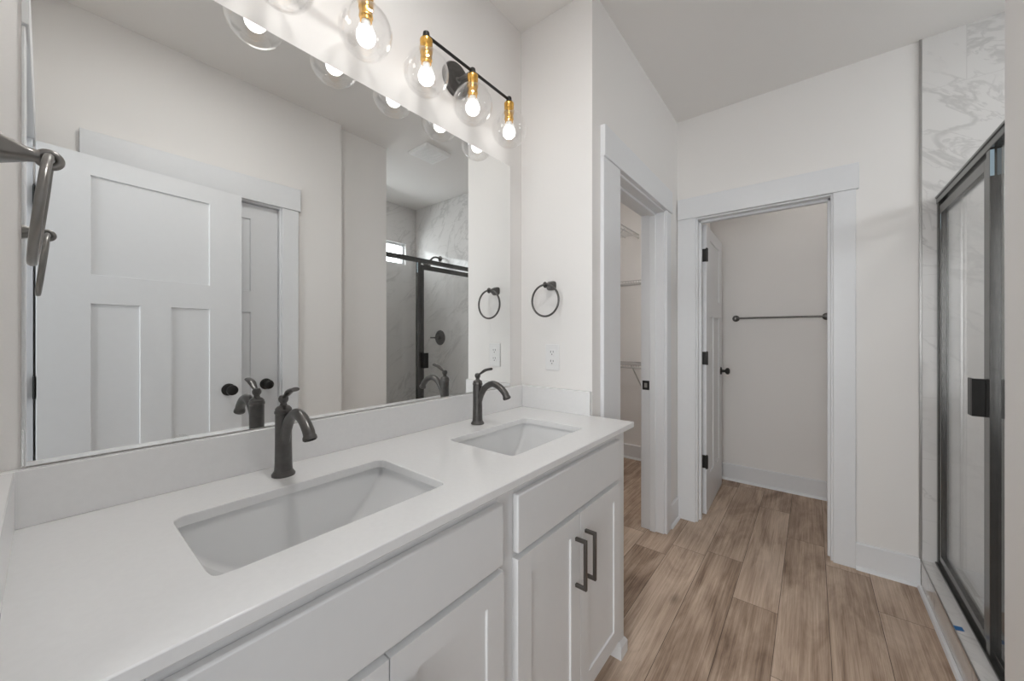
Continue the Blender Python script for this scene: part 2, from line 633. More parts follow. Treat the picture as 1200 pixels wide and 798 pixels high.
# shower walls, tiled
struct(MB().box(XW + 0.005, XS, YF - 0.010, YF + 0.12, 0, ZC).build('wall_shower_far', MARBLE_X), 'grey-veined white marble tile on the shower end wall', 'wall')
WY0, WY1, WZ0, WZ1 = 1.50, 2.60, 2.07, 2.31
mb = MB()
mb.box(XS, XS + 0.12, 1.28, WY0, 0, ZC).box(XS, XS + 0.12, WY1, YF + 0.12, 0, ZC)
mb.box(XS, XS + 0.12, WY0, WY1, 0, WZ0).box(XS, XS + 0.12, WY0, WY1, WZ1, ZC)
struct(mb.build('wall_shower_back', MARBLE_Y), 'marble tiled back wall of the shower with a high window', 'wall')
struct(MB().box(XW + 0.12, XS, 1.28, 1.40, 0, ZC).build('wall_shower_near', MARBLE_X), 'marble tiled near wall inside the shower', 'wall')
struct(MB().box(XW + 0.125, XS, 1.40, YF - 0.01, 0.0, 0.03).build('floor_shower', PAN, bevel=0.004), 'white shower pan floor', 'floor')
# small rooms beyond
struct(MB().box(-0.66, -0.54, YR + 0.12, 3.88, 0, ZC).build('wall_closet_left', PAINT), 'pale left wall inside the closet', 'wall')
struct(MB().box(-0.54, 0.25, 3.757, 3.88, 0, ZC).build('wall_closet_far', PAINT), 'pale end wall inside the closet behind wire shelves', 'wall')
struct(MB().box(0.25, 0.40, YF + 0.12, 3.88, 0, ZC).build('wall_partition', PAINT), 'pale partition between closet and small room', 'wall')
struct(MB().box(0.40, 1.9, 3.74, 3.88, 0, ZC).build('wall_small_room', PAINT), 'pale greige wall behind the towel bar', 'wall')
struct(MB().box(1.9, 2.02, YF + 0.12, 3.88, 0, ZC).build('wall_small_room_right', PAINT), 'right wall inside the small room', 'wall')


# baseboards with shoe moulding
def baseboard(name, label, p0, p1, nrm, h=0.142, t=0.014):
    """p0->p1 along the wall foot, nrm points into the room"""
    mb = MB()
    a, b = Vector((*p0, 0)), Vector((*p1, 0))
    n = Vector((*nrm, 0))
    prof = [(0, 0), (t + 0.013, 0), (t + 0.012, 0.008), (t + 0.007, 0.015), (t, 0.018), (t, h - 0.006), (t - 0.005, h), (0, h)]
    bm = mb.bm
    A = [bm.verts.new(a + n * q[0] + Vector((0, 0, q[1]))) for q in prof]
    B = [bm.verts.new(b + n * q[0] + Vector((0, 0, q[1]))) for q in prof]
    bm.faces.new(A)
    bm.faces.new(list(reversed(B)))
    for i in range(len(prof)):
        j = (i + 1) % len(prof)
        bm.faces.new((A[i], A[j], B[j], B[i]))
    return struct(mb.build(name, TRIM), label, 'baseboard')


CW = 0.10     # side casing width
baseboard('baseboard_far', 'white baseboard on the far wall right of the doorway', (FX1 + CW, YF), (XW, YF), (0, -1))
baseboard('baseboard_closet', 'short white baseboard between the two doorways', (XC, CY1 + 0.094), (XC, YF), (1, 0))
baseboard('baseboard_small_room', 'white baseboard under the towel bar in the small room', (0.40, 3.74), (1.9, 3.74), (0, -1))
baseboard('baseboard_closet_end', 'white baseboard at the end of the closet', (-0.54, 3.757), (0.25, 3.757), (0, -1))
baseboard('baseboard_right', 'white baseboard right of the closed panel door', (XD, DY1 + CW), (XD, 1.30), (-1, 0))
baseboard('baseboard_wing', 'white baseboard along the wing wall by the shower', (XW, 1.30), (XW, YW), (-1, 0))


# door casings: jamb liners, stops, side casings and a taller head
def casing(name, label, axis, face, sgn, a0, a1, depth, w=CW, hw=0.14, lo=None, hi=None, th=0.018, stop=None, inner=True):
    """axis 1: wall plane x=face with opening along y; axis 0: plane y=face, opening along x. sgn: room side"""
    mb = MB()
    lo = w if lo is None else lo
    hi = w if hi is None else hi
    def bx(p0, p1, d0, d1, z0, z1):
        d0, d1 = sorted((d0, d1))
        if axis == 1:
            mb.box(d0, d1, p0, p1, z0, z1)
        else:
            mb.box(p0, p1, d0, d1, z0, z1)
    f1 = face + sgn * th
    e = 0.006
    bx(a0 - lo, a0 - e, face, f1, 0, DH + e)
    bx(a1 + e, a1 + hi, face, f1, 0, DH + e)
    bx(a0 - lo - (0.012 if lo == w else 0), a1 + hi + 0.012, face, face + sgn * (th + 0.006), DH + e, DH + e + hw)
    # jamb
    j = face - sgn * depth
    bx(a0 - 0.012, a0 + 0.004, face + sgn * 0.002, j, 0, DH)
    bx(a1 - 0.004, a1 + 0.012, face + sgn * 0.002, j, 0, DH)
    bx(a0 - 0.012, a1 + 0.012, face + sgn * 0.002, j, DH - 0.004, DH + 0.012)
    # stop
    if stop:
        s0, s1 = face - sgn * stop[0], face - sgn * stop[1]
        bx(a0, a0 + 0.016, s0, s1, 0, DH)
        bx(a1 - 0.016, a1, s0, s1, 0, DH)
        bx(a0, a1, s0, s1, DH - 0.018, DH)
    return struct(mb.build(name, TRIM, bevel=0.0025), label, 'door casing')


c_closet = casing('trim_1', 'white casing around the closet doorway', 1, XC, 1, CY0, CY1, 0.145, lo=0.19, hi=0.092, stop=(0.05, 0.085))
c_far = casing('trim_2', 'white casing around the far doorway', 0, YF, -1, FX0, FX1, 0.13, lo=0.118, hi=CW, stop=(0.045, 0.08))
c_right = casing('trim_3', 'white casing around the closed panel door, seen in the mirror', 1, XD, -1, DY0, DY1, 0.12)
c_near = casing('trim_4', 'white casing of the entry doorway at the left edge of the mirror', 0, YN, 1, NX0, NX1, 0.12, th=0.02)

strike = MB().box(0.245, 0.290, CY1 - 0.0065, CY1 - 0.003, 0.905, 0.965).build('strike_plate', BLACK, c_closet, bevel=0.001, local=True)
tag(strike, 'black metal strike plate')
MB().box(0.258, 0.276, CY1 - 0.0075, CY1 - 0.006, 0.92, 0.95).build('latch_hole', STEEL, strike, local=True)

# metal edge trim where paint meets tile, and caulk line at the ceiling
struct(MB().box(XW - 0.004, XW + 0.006, YF - 0.013, YF, 0.142, ZC).build('trim_5', STEEL, bevel=0.001), 'slim metal edge strip where tile meets paint', 'tile edge trim')


# ------------------------------------------------------------------ doors
def knob(mb, p, d):
    """door knob lathe starting at p, pointing along d"""
    mb.lathe([(0.0, 0), (0.032, 0), (0.033, 0.004), (0.026, 0.009), (0.012, 0.012), (0.010, 0.028), (0.014, 0.034), (0.024, 0.040), (0.028, 0.050), (0.026, 0.059), (0.016, 0.066), (0, 0.068)], p, d, 28)
    return mb


def door_leaf(root, w, hinge_side_x, knob_x, back=True):
    h, t = 2.03, 0.035
    ps = [(0.145, w - 0.145, 1.515, h - 0.085), (0.145, w / 2 - 0.055, 0.25, 1.39), (w / 2 + 0.055, w - 0.145, 0.25, 1.39)]
    slab = panelled(w, h, t, ps, 0.008, 0.002).xform(Matrix.Translation((0, 0, 0.008))).build('door_slab', TRIM, root, local=True, angle=20)
    knob(MB(), (knob_x, 0, 0.965), (0, -1, 0)).build('door_knob', BLACK, root, local=True)
    if back:
        knob(MB(), (knob_x, t, 0.965), (0, 1, 0)).build('door_knob', BLACK, root, local=True)
    lx = w if knob_x > w / 2 else 0
    MB().box(min(lx, lx + (0.0015 if lx else -0.0015)), max(lx, lx + (0.0015 if lx else -0.0015)), 0.006, 0.029, 0.935, 0.995).build('latch_plate', BLACK, root, local=True)
    return slab


def hinge(root, x, y, z, sx, sy):
    """hinge knuckle at local x,y with two plates"""
    mb = MB()
    mb.lathe([(0, 0), (0.007, 0), (0.007, 0.092), (0, 0.092)], (x, y, z - 0.046), (0, 0, 1), 14)
    mb.lathe([(0, 0), (0.004, 0.002), (0.0, 0.006)], (x, y, z + 0.046), (0, 0, 1), 12)
    mb.box(min(x, x + sx[0]), max(x, x + sx[0]), min(y, y + sx[1]), max(y, y + sx[1]), z - 0.045, z + 0.045)
    mb.box(min(x, x + sy[0]), max(x, x + sy[0]), min(y, y + sy[1]), max(y, y + sy[1]), z - 0.045, z + 0.045)
    return mb.build('hinge', BLACK, root, local=True)


# door of the small room, opened inward against its left side (leaf runs along y)
d1 = thing('door_1', 'white three-panel door standing open inside the far doorway', 'door', (0.536, 2.893, 0), math.radians(91.5), kind='structure')
door_leaf(d1, 0.685, 0, 0.62)
for z in (0.375, 1.10, 1.822):
    hinge(d1, -0.004, -0.004, z, (0.002, 0.033), (-0.028, 0.003))

# closed linen door on the right wall: leaf runs along y, face to -x
d2 = thing('door_2', 'closed white three-panel door with black knob, reflected in the mirror', 'door', (XD + 0.022, DY1 - 0.006, 0), math.radians(-90), kind='structure')
door_leaf(d2, 0.694, 0.694, 0.066, back=False)

# entry door, swung open past square along the right wall
ang = math.atan2(0.71, 0.075)
d3 = thing('door_3', 'white three-panel entry door swung open with black knob, reflected in the mirror', 'door', (1.352, -0.026, 0), math.radians(-90) + 0, kind='structure')
d3.rotation_euler = (0, 0, math.radians(84.2))
door_leaf(d3, 0.712, 0, 0.648)
for z in (0.28, 1.05, 1.82):
    hinge(d3, -0.006, 0.002, z, (0.002, 0.03), (-0.004, -0.03))
# face seen from the room must be the -x side: leaf local +y points to -x, so shift the leaf by its own thickness

# ------------------------------------------------------------------ window above the shower
win = thing('window_1', 'high narrow transom window in the shower back wall', 'window', (XS + 0.06, (WY0 + WY1) / 2, WZ0), kind='structure')
mb = MB()
fr = 0.022
mb.box(XS + 0.035, XS + 0.085, WY0, WY1, WZ0, WZ0 + fr).box(XS + 0.035, XS + 0.085, WY0, WY1, WZ1 - fr, WZ1)
for y in (WY0, 2.14 - fr / 2, WY1 - fr):
    mb.box(XS + 0.035, XS + 0.085, y, y + fr, WZ0 + fr, WZ1 - fr)
mb.build('window_frame', TRIM, win, bevel=0.002)
MB().box(XS + 0.058, XS + 0.062, WY0 + fr, 2.14 - fr / 2, WZ0 + fr, WZ1 - fr).build('window_pane', WINPANE, win, smooth=False)
MB().box(XS + 0.058, XS + 0.062, 2.14 + fr / 2, WY1 - fr, WZ0 + fr, WZ1 - fr).build('window_pane', WINPANE, win, smooth=False)

# ------------------------------------------------------------------ vanity cabinet
VX = 0.525
VY0, VY1 = YN + 0.004, 1.444
van = thing('vanity_cabinet', 'long white shaker double vanity cabinet under the quartz top', 'cabinet', (0.26, 0.70, 0))
mb = MB()
mb.box(0.002, VX - 0.02, VY0, VY0 + 0.018, 0.10, 0.896).box(0.002, VX - 0.02, VY1 - 0.018, VY1, 0.10, 0.896)
mb.box(0.002, VX - 0.02, VY0 + 0.018, VY1 - 0.018, 0.10, 0.118)
mb.box(0.002, 0.014, VY0 + 0.018, VY1 - 0.018, 0.118, 0.896)
mb.box(0.05, VX - 0.02, 0.698, 0.716, 0.118, 0.70)
mb.build('cabinet_body', CAB, van)
mb = MB()
for a, b in ((VY0, 0.07), (0.672, 0.735), (1.362, VY1)):
    mb.box(VX - 0.02, VX, a, b, 0.088, 0.896)
mb.box(VX - 0.048, VX, VY0, 0.030, 0.0, 0.088).box(VX - 0.048, VX, 1.404, VY1, 0.0, 0.088)
for a, b in ((0.07, 0.672), (0.735, 1.362)):
    for z0, z1 in ((0.088, 0.125), (0.695, 0.735), (0.855, 0.896)):
        mb.box(VX - 0.02, VX, a, b, z0, z1)
mb.build('face_frame', CAB, van, bevel=0.0015)
MB().box(VX - 0.10, VX - 0.085, VY0, VY1 - 0.02, 0, 0.10).box(0.002, VX - 0.085, VY1 - 0.022, VY1 - 0.002, 0, 0.10).build('toe_kick', CAB, van)
# foot blocks: plinth with a chamfered top
for y0, y1 in ((VY0, 0.042), (1.392, VY1 + 0.012)):
    mb = MB()
    xa, xb, zk, z = VX - 0.058, VX + 0.011, 0.044, 0.058
    lo_ = [(xa, y0), (xb, y0), (xb, y1), (xa, y1)]
    hi_ = [(xa + 0.009, y0 + (0.009 if y0 > 0 else 0)), (xb - 0.009, y0 + (0.009 if y0 > 0 else 0)), (xb - 0.009, y1 - 0.009), (xa + 0.009, y1 - 0.009)]
    lv = [[mb.bm.verts.new((*p, zz)) for p in lp] for lp, zz in ((lo_, 0.0), (lo_, zk), (hi_, z))]
    mb.bm.faces.new(lv[0])
    mb.bm.faces.new(lv[2])
    for q in range(2):
        for k in range(4):
            mb.bm.faces.new((lv[q][k], lv[q][(k + 1) % 4], lv[q + 1][(k + 1) % 4], lv[q + 1][k]))
    mb.build('foot', CAB, van, smooth=False)


def false_front(y0, y1):
    mb = panelled(y1 - y0, 0.146, 0.019, [], 0, 0)
    mb.xform(Matrix.Translation((VX + 0.019, y0, 0.718)) @ Matrix.Rotation(math.radians(90), 4, 'Z'))
    return mb.build('drawer_front', CAB, van, bevel=0.004, seg=2)


def pull(mb, x, y, z0, z1):
    s = 0.0048
    mb.box(x + 0.028, x + 0.038, y - s, y + s, z0, z1)
    mb.box(x, x + 0.03, y - s, y + s, z0, z0 + 0.0105)
    mb.box(x, x + 0.03, y - s, y + s, z1 - 0.0105, z1)
    return mb


def cab_door(y0, y1, hy):
    w, h, t = y1 - y0, 0.596, 0.019
    mb = panelled(w, h, t, [(0.057, w - 0.057, 0.057, h - 0.057)], 0.0055, 0.0015, both=False)
    mb.xform(Matrix.Translation((VX + 0.019, y0, 0.108)) @ Matrix.Rotation(math.radians(90), 4, 'Z'))
    d = mb.build('cabinet_door', CAB, van, angle=20)
    p = pull(MB(), VX + 0.019, hy, 0.488, 0.640).build('bar_pull', GUN, d, bevel=0.0012)
    tag(p, 'gunmetal square bar pull')


false_front(0.066, 0.676)
false_front(0.731, 1.366)
cab_door(0.066, 0.3685, 0.337)
cab_door(0.3715, 0.676, 0.401)
cab_door(0.731, 1.0485, 1.020)
cab_door(1.0515, 1.366, 1.082)

# ------------------------------------------------------------------ countertop with two cut-outs
ZT, TT = 0.918, 0.021
S1 = (0.180, 0.452, 0.147, 0.579)
S2 = (0.180, 0.452, 0.826, 1.245)
CX1, CYA, CYB = 0.562, YN + 0.002, YR - 0.001
top = thing('countertop', 'white quartz double-sink countertop with backsplash', 'countertop', (0.28, 0.70, 0.897))


def rrect(x0, x1, y0, y1, r, n=6):
    pts = []
    for cx, cy, a in ((x1 - r, y1 - r, 0), (x0 + r, y1 - r, 90), (x0 + r, y0 + r, 180), (x1 - r, y0 + r, 270)):
        for i in range(n + 1):
            t = math.radians(a + 90 * i / n)
            pts.append((cx + r * math.cos(t), cy + r * math.sin(t)))
    return pts


mb = MB()
bm = mb.bm
CR = 0.020


def flat(pts):
    bm.faces.new([bm.verts.new((x, y, ZT)) for x, y in pts])


def flat_rect(x0, x1, y0, y1):
    flat([(x0, y0), (x1, y0), (x1, y1), (x0, y1)])


ycuts = [CYA, S1[2], S1[2] + CR, S1[3] - CR, S1[3], S2[2], S2[2] + CR, S2[3] - CR, S2[3], CYB]
xcuts = [0.001, S1[0], S1[0] + CR, S1[1] - CR, S1[1], CX1]
for p in range(len(ycuts) - 1):
    ym = (ycuts[p] + ycuts[p + 1]) / 2
    in_hole = S1[2] < ym < S1[3] or S2[2] < ym < S2[3]
    for q in range(len(xcuts) - 1):
        xm = (xcuts[q] + xcuts[q + 1]) / 2
        if in_hole and S1[0] < xm < S1[1]:
            continue
        flat_rect(xcuts[q], xcuts[q + 1], ycuts[p], ycuts[p + 1])
for sk in (S1, S2):
    for cxk, cyk, a0 in ((sk[1] - CR, sk[3] - CR, 0), (sk[0] + CR, sk[3] - CR, 90), (sk[0] + CR, sk[2] + CR, 180), (sk[1] - CR, sk[2] + CR, 270)):
        arc = [(cxk + CR * math.cos(math.radians(a0 + 90 * q / 6)), cyk + CR * math.sin(math.radians(a0 + 90 * q / 6))) for q in range(7)]
        corner = (sk[1] if a0 in (0, 270) else sk[0], sk[3] if a0 in (0, 90) else sk[2])
        for q in range(6):
            flat([corner, arc[q], arc[q + 1]])
bmesh.ops.remove_doubles(bm, verts=bm.verts, dist=1e-5)
bmesh.ops.dissolve_degenerate(bm, dist=1e-6, edges=bm.edges)
ret = bmesh.ops.extrude_face_region(bm, geom=list(bm.faces))
bmesh.ops.translate(bm, vec=(0, 0, -TT), verts=[g for g in ret['geom'] if isinstance(g, bmesh.types.BMVert)])
mb.build('countertop_slab', QUARTZ, top, bevel=0.0022, angle=35)
BST = 1.0205
MB().box(0.001, 0.020, CYA, CYB, ZT, BST).build('backsplash', QUARTZ, top, bevel=0.0015)
MB().box(0.0205, XC - 0.002, CYB - 0.019, CYB, ZT, BST).build('side_splash', QUARTZ, top, bevel=0.0015)
MB().box(0.0205, 0.545, CYA, CYA + 0.016, ZT, BST).build('side_splash', QUARTZ, top, bevel=0.0015)


# ------------------------------------------------------------------ sinks (undermount troughs)
def make_sink(s, label):
    x0, x1, y0, y1 = s
    x0, x1, y0, y1 = x0 - 0.006, x1 + 0.006, y0 - 0.006, y1 + 0.006
    zr = ZT - TT - 0.0008
    root = thing('undermount_sink', label, 'sink', ((x0 + x1) / 2, (y0 + y1) / 2, zr - 0.17), group='undermount sinks')
    cx, cy, b, a = (x0 + x1) / 2, (y0 + y1) / 2, (x1 - x0) / 2, (y1 - y0) / 2
    D, lip = 0.150, 0.006
    nt_ = 72
    mb = MB()
    bm = mb.bm
    grid = []
    for i in range(nt_ + 1):
        dy = -a * math.cos(math.pi * i / nt_)
        k = min(1.0, abs(dy) / a)
        dep = lip + (D - lip) * (1 - k ** 2.4) ** 0.85
        rf = min(0.016, dep * 0.9)
        lean = 0.16 * dep
        half = [(b - lean * t * (dep - rf) / dep, -(dep - rf) * t) for t in (0, 0.25, 0.5, 0.75)]
        bb = b - lean * (dep - rf) / dep
        half += [(bb - rf * (1 - math.cos(t)), -(dep - rf) - rf * math.sin(t)) for t in [math.pi / 2 * q / 9 for q in range(10)]]
        half += [((bb - rf) * t, -dep) for t in (0.75, 0.5, 0.25)]
        prof = [(-x, z) for x, z in half] + [(0, -dep)] + [(x, z) for x, z in reversed(half)]
        grid.append([bm.verts.new((cx + x, cy + dy, zr + z)) for x, z in prof])
    ns = len(grid[0]) - 1
    for i in range(nt_):
        for j in range(ns):
            bm.faces.new((grid[i][j], grid[i + 1][j], grid[i + 1][j + 1], grid[i][j + 1]))
    # outer shell of the china, 9 mm outside the bowl
    outer = [[bm.verts.new((cx + (v.co.x - cx) * 1.06, cy + (v.co.y - cy) * 1.03, v.co.z - (0.009 if 0 < j < ns else 0.0))) for j, v in enumerate(row)] for row in grid]
    for i in range(nt_):
        for j in range(ns):
            bm.faces.new((outer[i][j], outer[i][j + 1], outer[i + 1][j + 1], outer[i + 1][j]))
    bmesh.ops.remove_doubles(bm, verts=bm.verts, dist=1e-5)
    o = mb.build('basin', PORC, root, angle=60)
    # rim flange glued under the stone
    fl = MB()
    lo = rrect(x0 - 0.012, x1 + 0.012, y0 - 0.012, y1 + 0.012, 0.03)
    li = rrect(x0, x1, y0, y1, 0.018)
    n = len(lo)
    rings = [[fl.bm.verts.new((*p, z)) for p in lp] for lp, z in ((lo, zr), (li, zr), (li, zr - 0.008), (lo, zr - 0.008))]
    for q in range(4):
        A, B = rings[q], rings[(q + 1) % 4]
        for i in range(n):
            j = (i + 1) % n
            fl.bm.faces.new((A[i], A[j], B[j], B[i]))
    fl.build('rim_flange', PORC, root)
    return root


make_sink(S1, 'white rectangular undermount sink below the nearest faucet')
make_sink(S2, 'white rectangular undermount sink below the far faucet, by the outlet')


# ------------------------------------------------------------------ faucets
def bez(p, n):
    """Catmull-Rom through points"""
    out = []
    P = [Vector(q) for q in p]
    P = [2 * P[0] - P[1]] + P + [2 * P[-1] - P[-2]]
    for i in range(1, len(P) - 2):
        for k in range(n):
            t = k / n
            out.append(0.5 * ((2 * P[i]) + (-P[i - 1] + P[i + 1]) * t + (2 * P[i - 1] - 5 * P[i] + 4 * P[i + 1] - P[i + 2]) * t * t + (-P[i - 1] + 3 * P[i] - 3 * P[i + 1] + P[i + 2]) * t ** 3))
    out.append(P[-2])
    return out


def make_faucet(loc, label):
    r = thing('faucet', label, 'faucet', loc, group='bronze faucets')
    MB().lathe([(0, 0), (0.0255, 0), (0.0258, 0.004), (0.023, 0.008), (0.0205, 0.012), (0, 0.012)]).build('base_ring', BRONZE, r, local=True)
    MB().lathe([(0, 0.010), (0.0200, 0.010), (0.0188, 0.03), (0.0180, 0.08), (0.0180, 0.150), (0.0196, 0.152), (0.0196, 0.157), (0.0180, 0.159), (0.0178, 0.163), (0.0140, 0.168), (0.0085, 0.171), (0.0, 0.171)]).build('faucet_body', BRONZE, r, local=True)
    pts = bez([(0.004, 0, 0.070), (0.017, 0, 0.110), (0.040, 0, 0.143), (0.075, 0, 0.160), (0.110, 0, 0.153), (0.137, 0, 0.132), (0.146, 0, 0.116)], 8)
    n = len(pts)
    rad = [0.0115 + 0.0012 * (i / n) for i in range(n)]
    MB().tube(pts, rad, 20).build('spout', BRONZE, r, local=True)
    d = (pts[-1] - pts[-2]).normalized()
    MB().lathe([(0, -0.004), (0.0138, -0.004), (0.0148, 0.0), (0.0148, 0.004), (0.0125, 0.006), (0.0125, 0.002), (0.0, 0.002)], pts[-1], d, 24).build('spout_tip', BRONZE, r, local=True)
    h = MB()
    h.lathe([(0, 0.170), (0.0085, 0.170), (0.007, 0.176), (0.0105, 0.182), (0.0112, 0.188), (0.008, 0.195), (0.0, 0.197)], seg=20)
    lp = bez([(0.002, 0, 0.188), (0.022, 0, 0.199), (0.042, 0, 0.210), (0.070, 0, 0.216)], 6)
    m = len(lp)
    h.tube(lp, [0.0050 + 0.0052 * min(1, (i / m) * 1.8) - 0.001 * max(0, i / m - 0.8) * 5 for i in range(m)], 16, flat=0.52)
    h.build('lever_handle', BRONZE, r, local=True)
    return r


fa = make_faucet((0.099, 0.365, ZT), 'dark bronze single-lever faucet behind the nearest sink')
dup(fa, (0.101, 1.046, ZT), 'dark bronze single-lever faucet behind the far sink, near the outlet')

# ------------------------------------------------------------------ mirror
mi = thing('wall_mirror', 'large frameless rectangular mirror above the backsplash', 'mirror', (0.0, 0.67, 1.024))
MB().box(0.0012, 0.0062, -0.027, 1.365, 1.0240, 2.052).build('mirror_glass', MIRROR, mi, smooth=False)
mb = MB()
for y in (0.19, 1.22):
    pts = [(y + 0.016 * math.cos(math.pi * k / 12), 1.0245 + 0.014 * math.sin(math.pi * k / 12)) for k in range(13)]
    mb.prism(pts, 0, 0.0064, 0.0085)
    mb.build('mirror_clip', PANE, mi, bevel=0.0004)
    mb = MB()

# ------------------------------------------------------------------ vanity lights
RG = 0.075


def make_light(yc, label):
    zr = 2.268
    xg = 0.10
    zg = 2.141
    r = thing('vanity_light', label, 'light fixture', (0, yc, zr), group='vanity lights')
    bp = MB().lathe([(0, 0), (0.066, 0), (0.066, 0.012), (0.062, 0.018), (0, 0.018)], (0.0005, yc, zr + 0.006), (1, 0, 0), 48).build('backplate', BRONZE, r)
    MB().lathe([(0, 0), (0.006, 0), (0.005, 0.006), (0, 0.008)], (0.0185, yc + 0.026, zr - 0.016), (1, 0, 0), 16).build('screw', PEWTER, bp)
    MB().lathe([(0.012, 0), (0.012, 0.004), (0.0065, 0.006), (0.0065, xg - 0.018)], (0.018, yc, zr), (1, 0, 0), 20).build('support_arm', PEWTER, r)
    MB().lathe([(0, -0.0), (0.0055, 0), (0.0055, 0.44), (0, 0.44)], (xg, yc - 0.22, zr), (0, 1, 0), 16).build('crossbar', BLACK, r)
    for dy in (-0.22, 0, 0.22):
        y = yc + dy
        MB().lathe([(0, -0.012), (0.014, -0.012), (0.0145, -0.008), (0.011, -0.004), (0.0115, 0.002), (0.0105, 0.009), (0.005, 0.014), (0, 0.015)], (xg, y, zr), (0, 0, 1), 24).build('finial', BLACK, r)
        so = MB().lathe([(0, 2.257), (0.015, 2.257), (0.0205, 2.252), (0.0215, 2.248), (0.0205, 2.244), (0.0205, 2.232), (0.0195, 2.230), (0.0205, 2.228), (0.0205, 2.208), (0.0185, 2.206), (0.0185, 2.190), (0.0195, 2.188), (0.0195, 2.183), (0.0165, 2.180), (0.0165, 2.172), (0, 2.172)], (xg, y, 0), (0, 0, 1), 32).build('brass_socket', BRASS, r)
        # open-bottomed glass globe with real wall thickness
        o_, i_ = [], []
        t0, t1 = math.asin(0.022 / RG), math.pi - math.asin(0.036 / RG)
        for k in range(33):
            t = t0 + (t1 - t0) * k / 32
            o_.append((RG * math.sin(t), zg + RG * math.cos(t)))
            q = RG - 0.0022
            i_.append((q * math.sin(t), zg + q * math.cos(t)))
        MB().lathe(o_ + list(reversed(i_)), (xg, y, 0), (0, 0, 1), 48, closed=True).build('glass_globe', GLOBE, r)
        bu = MB().lathe([(0, 2.102), (0.010, 2.1033), (0.018, 2.1075), (0.0240, 2.115), (0.0265, 2.125), (0.0260, 2.135), (0.0225, 2.144), (0.0170, 2.151), (0.0135, 2.154)], (xg, y, 0), (0, 0, 1), 32).build('bulb', GLOW, r)
        MB().lathe([(0.0135, 2.154), (0.0128, 2.160), (0.0125, 2.172), (0, 2.172)], (xg, y, 0), (0, 0, 1), 24).build('bulb_collar', SOCKETW, bu)
    return r


L1 = make_light(1.02, 'three-globe brass and black vanity light above the far sink')
dup(L1, (0, 0.362, 2.268), 'three-globe vanity light above the nearest sink, cut by the top edge')


# ------------------------------------------------------------------ towel rings
def make_ring(loc, rz, label, tilt=0.0):
    """local: wall at y=0, ring hangs out along -y"""
    r = thing('towel_ring', label, 'towel ring', loc, rz, group='towel rings')
    mb = MB()
    bm = mb.bm
    prof = [(0.0, 0.025, 0.021), (0.005, 0.025, 0.021), (0.010, 0.022, 0.0185), (0.024, 0.0155, 0.0135), (0.036, 0.0105, 0.0095), (0.042, 0.0085, 0.0080), (0.0465, 0.0085, 0.0085)]
    rings = []
    nseg = 32
    for d, hx, hz in prof:
        ring = []
        for k in range(nseg):
            a = 2 * math.pi * k / nseg
            e = 0.55 if d < 0.03 else 0.9
            ring.append(bm.verts.new((hx * math.copysign(abs(math.cos(a)) ** e, math.cos(a)), -d, hz * math.copysign(abs(math.sin(a)) ** e, math.sin(a)))))
        rings.append(ring)
    for A, B in zip(rings, rings[1:]):
        for k in range(nseg):
            l = (k + 1) % nseg
            bm.faces.new((A[k], A[l], B[l], B[k]))
    bm.faces.new(rings[0])
    bm.faces.new(list(reversed(rings[-1])))
    mb.build('mount_post', PEWTER if rz else BRONZE, r, local=True)
    mb = MB()
    mb.torus((0, -0.0545, -0.001), 0.0095, 0.0046, normal=(1, 0, 0), seg=32, ms=12)
    mb.build('eyelet', PEWTER if rz else BRONZE, r, local=True)
    R = 0.071
    MB().torus((0, 0, -R), R, 0.0047, normal=(0, 1, 0), seg=80, ms=14).xform(Matrix.Translation((0, -0.0545, 0)) @ Matrix.Rotation(tilt, 4, 'X')).build('ring', PEWTER if rz else BRONZE, r, local=True)
    return r


make_ring((0.176, YR - 0.0005, 1.488), 0.0, 'round bronze towel ring on the wall right of the mirror')
make_ring((0.31, YN + 0.0005, 1.497), math.pi, 'towel ring on the near wall, cut by the left edge of the photo', 0.10)

# ------------------------------------------------------------------ outlet
ou = thing('wall_outlet', 'white duplex wall outlet above the side splash', 'outlet', (0.182, YR, 1.10))
ox, oz = 0.182, 1.160
MB().box(ox - 0.037, ox + 0.037, YR - 0.006, YR - 0.0003, oz - 0.060, oz + 0.060).build('cover_plate', PLASTIC, ou, bevel=0.0025)
for dz in (0.021, -0.021):
    pts = [(ox + max(-0.0155, min(0.0155, 0.0185 * math.cos(2 * math.pi * k / 28))), oz + dz + max(-0.0145, min(0.0145, 0.0175 * math.sin(2 * math.pi * k / 28)))) for k in range(28)]
    rc = MB().prism(pts, 1, YR - 0.0078, YR - 0.006).build('receptacle', PLASTIC, ou, bevel=0.0006)
    for sx, hh in ((-0.0065, 0.0050), (0.0065, 0.0040)):
        MB().box(ox + sx - 0.0013, ox + sx + 0.0013, YR - 0.0082, YR - 0.0076, oz + dz + 0.001 - hh + 0.003, oz + dz + 0.001 + hh + 0.003).build('slot', SLOT, rc)
    MB().lathe([(0, 0), (0.0026, 0), (0.0026, 0.0006), (0, 0.0006)], (ox, YR - 0.0076, oz + dz - 0.0075), (0, -1, 0), 14).build('ground_hole', SLOT, rc)
MB().lathe([(0, 0), (0.003, 0), (0.002, 0.001), (0, 0.001)], (ox, YR - 0.006, oz), (0, -1, 0), 14).build('plate_screw', PLASTIC, ou)

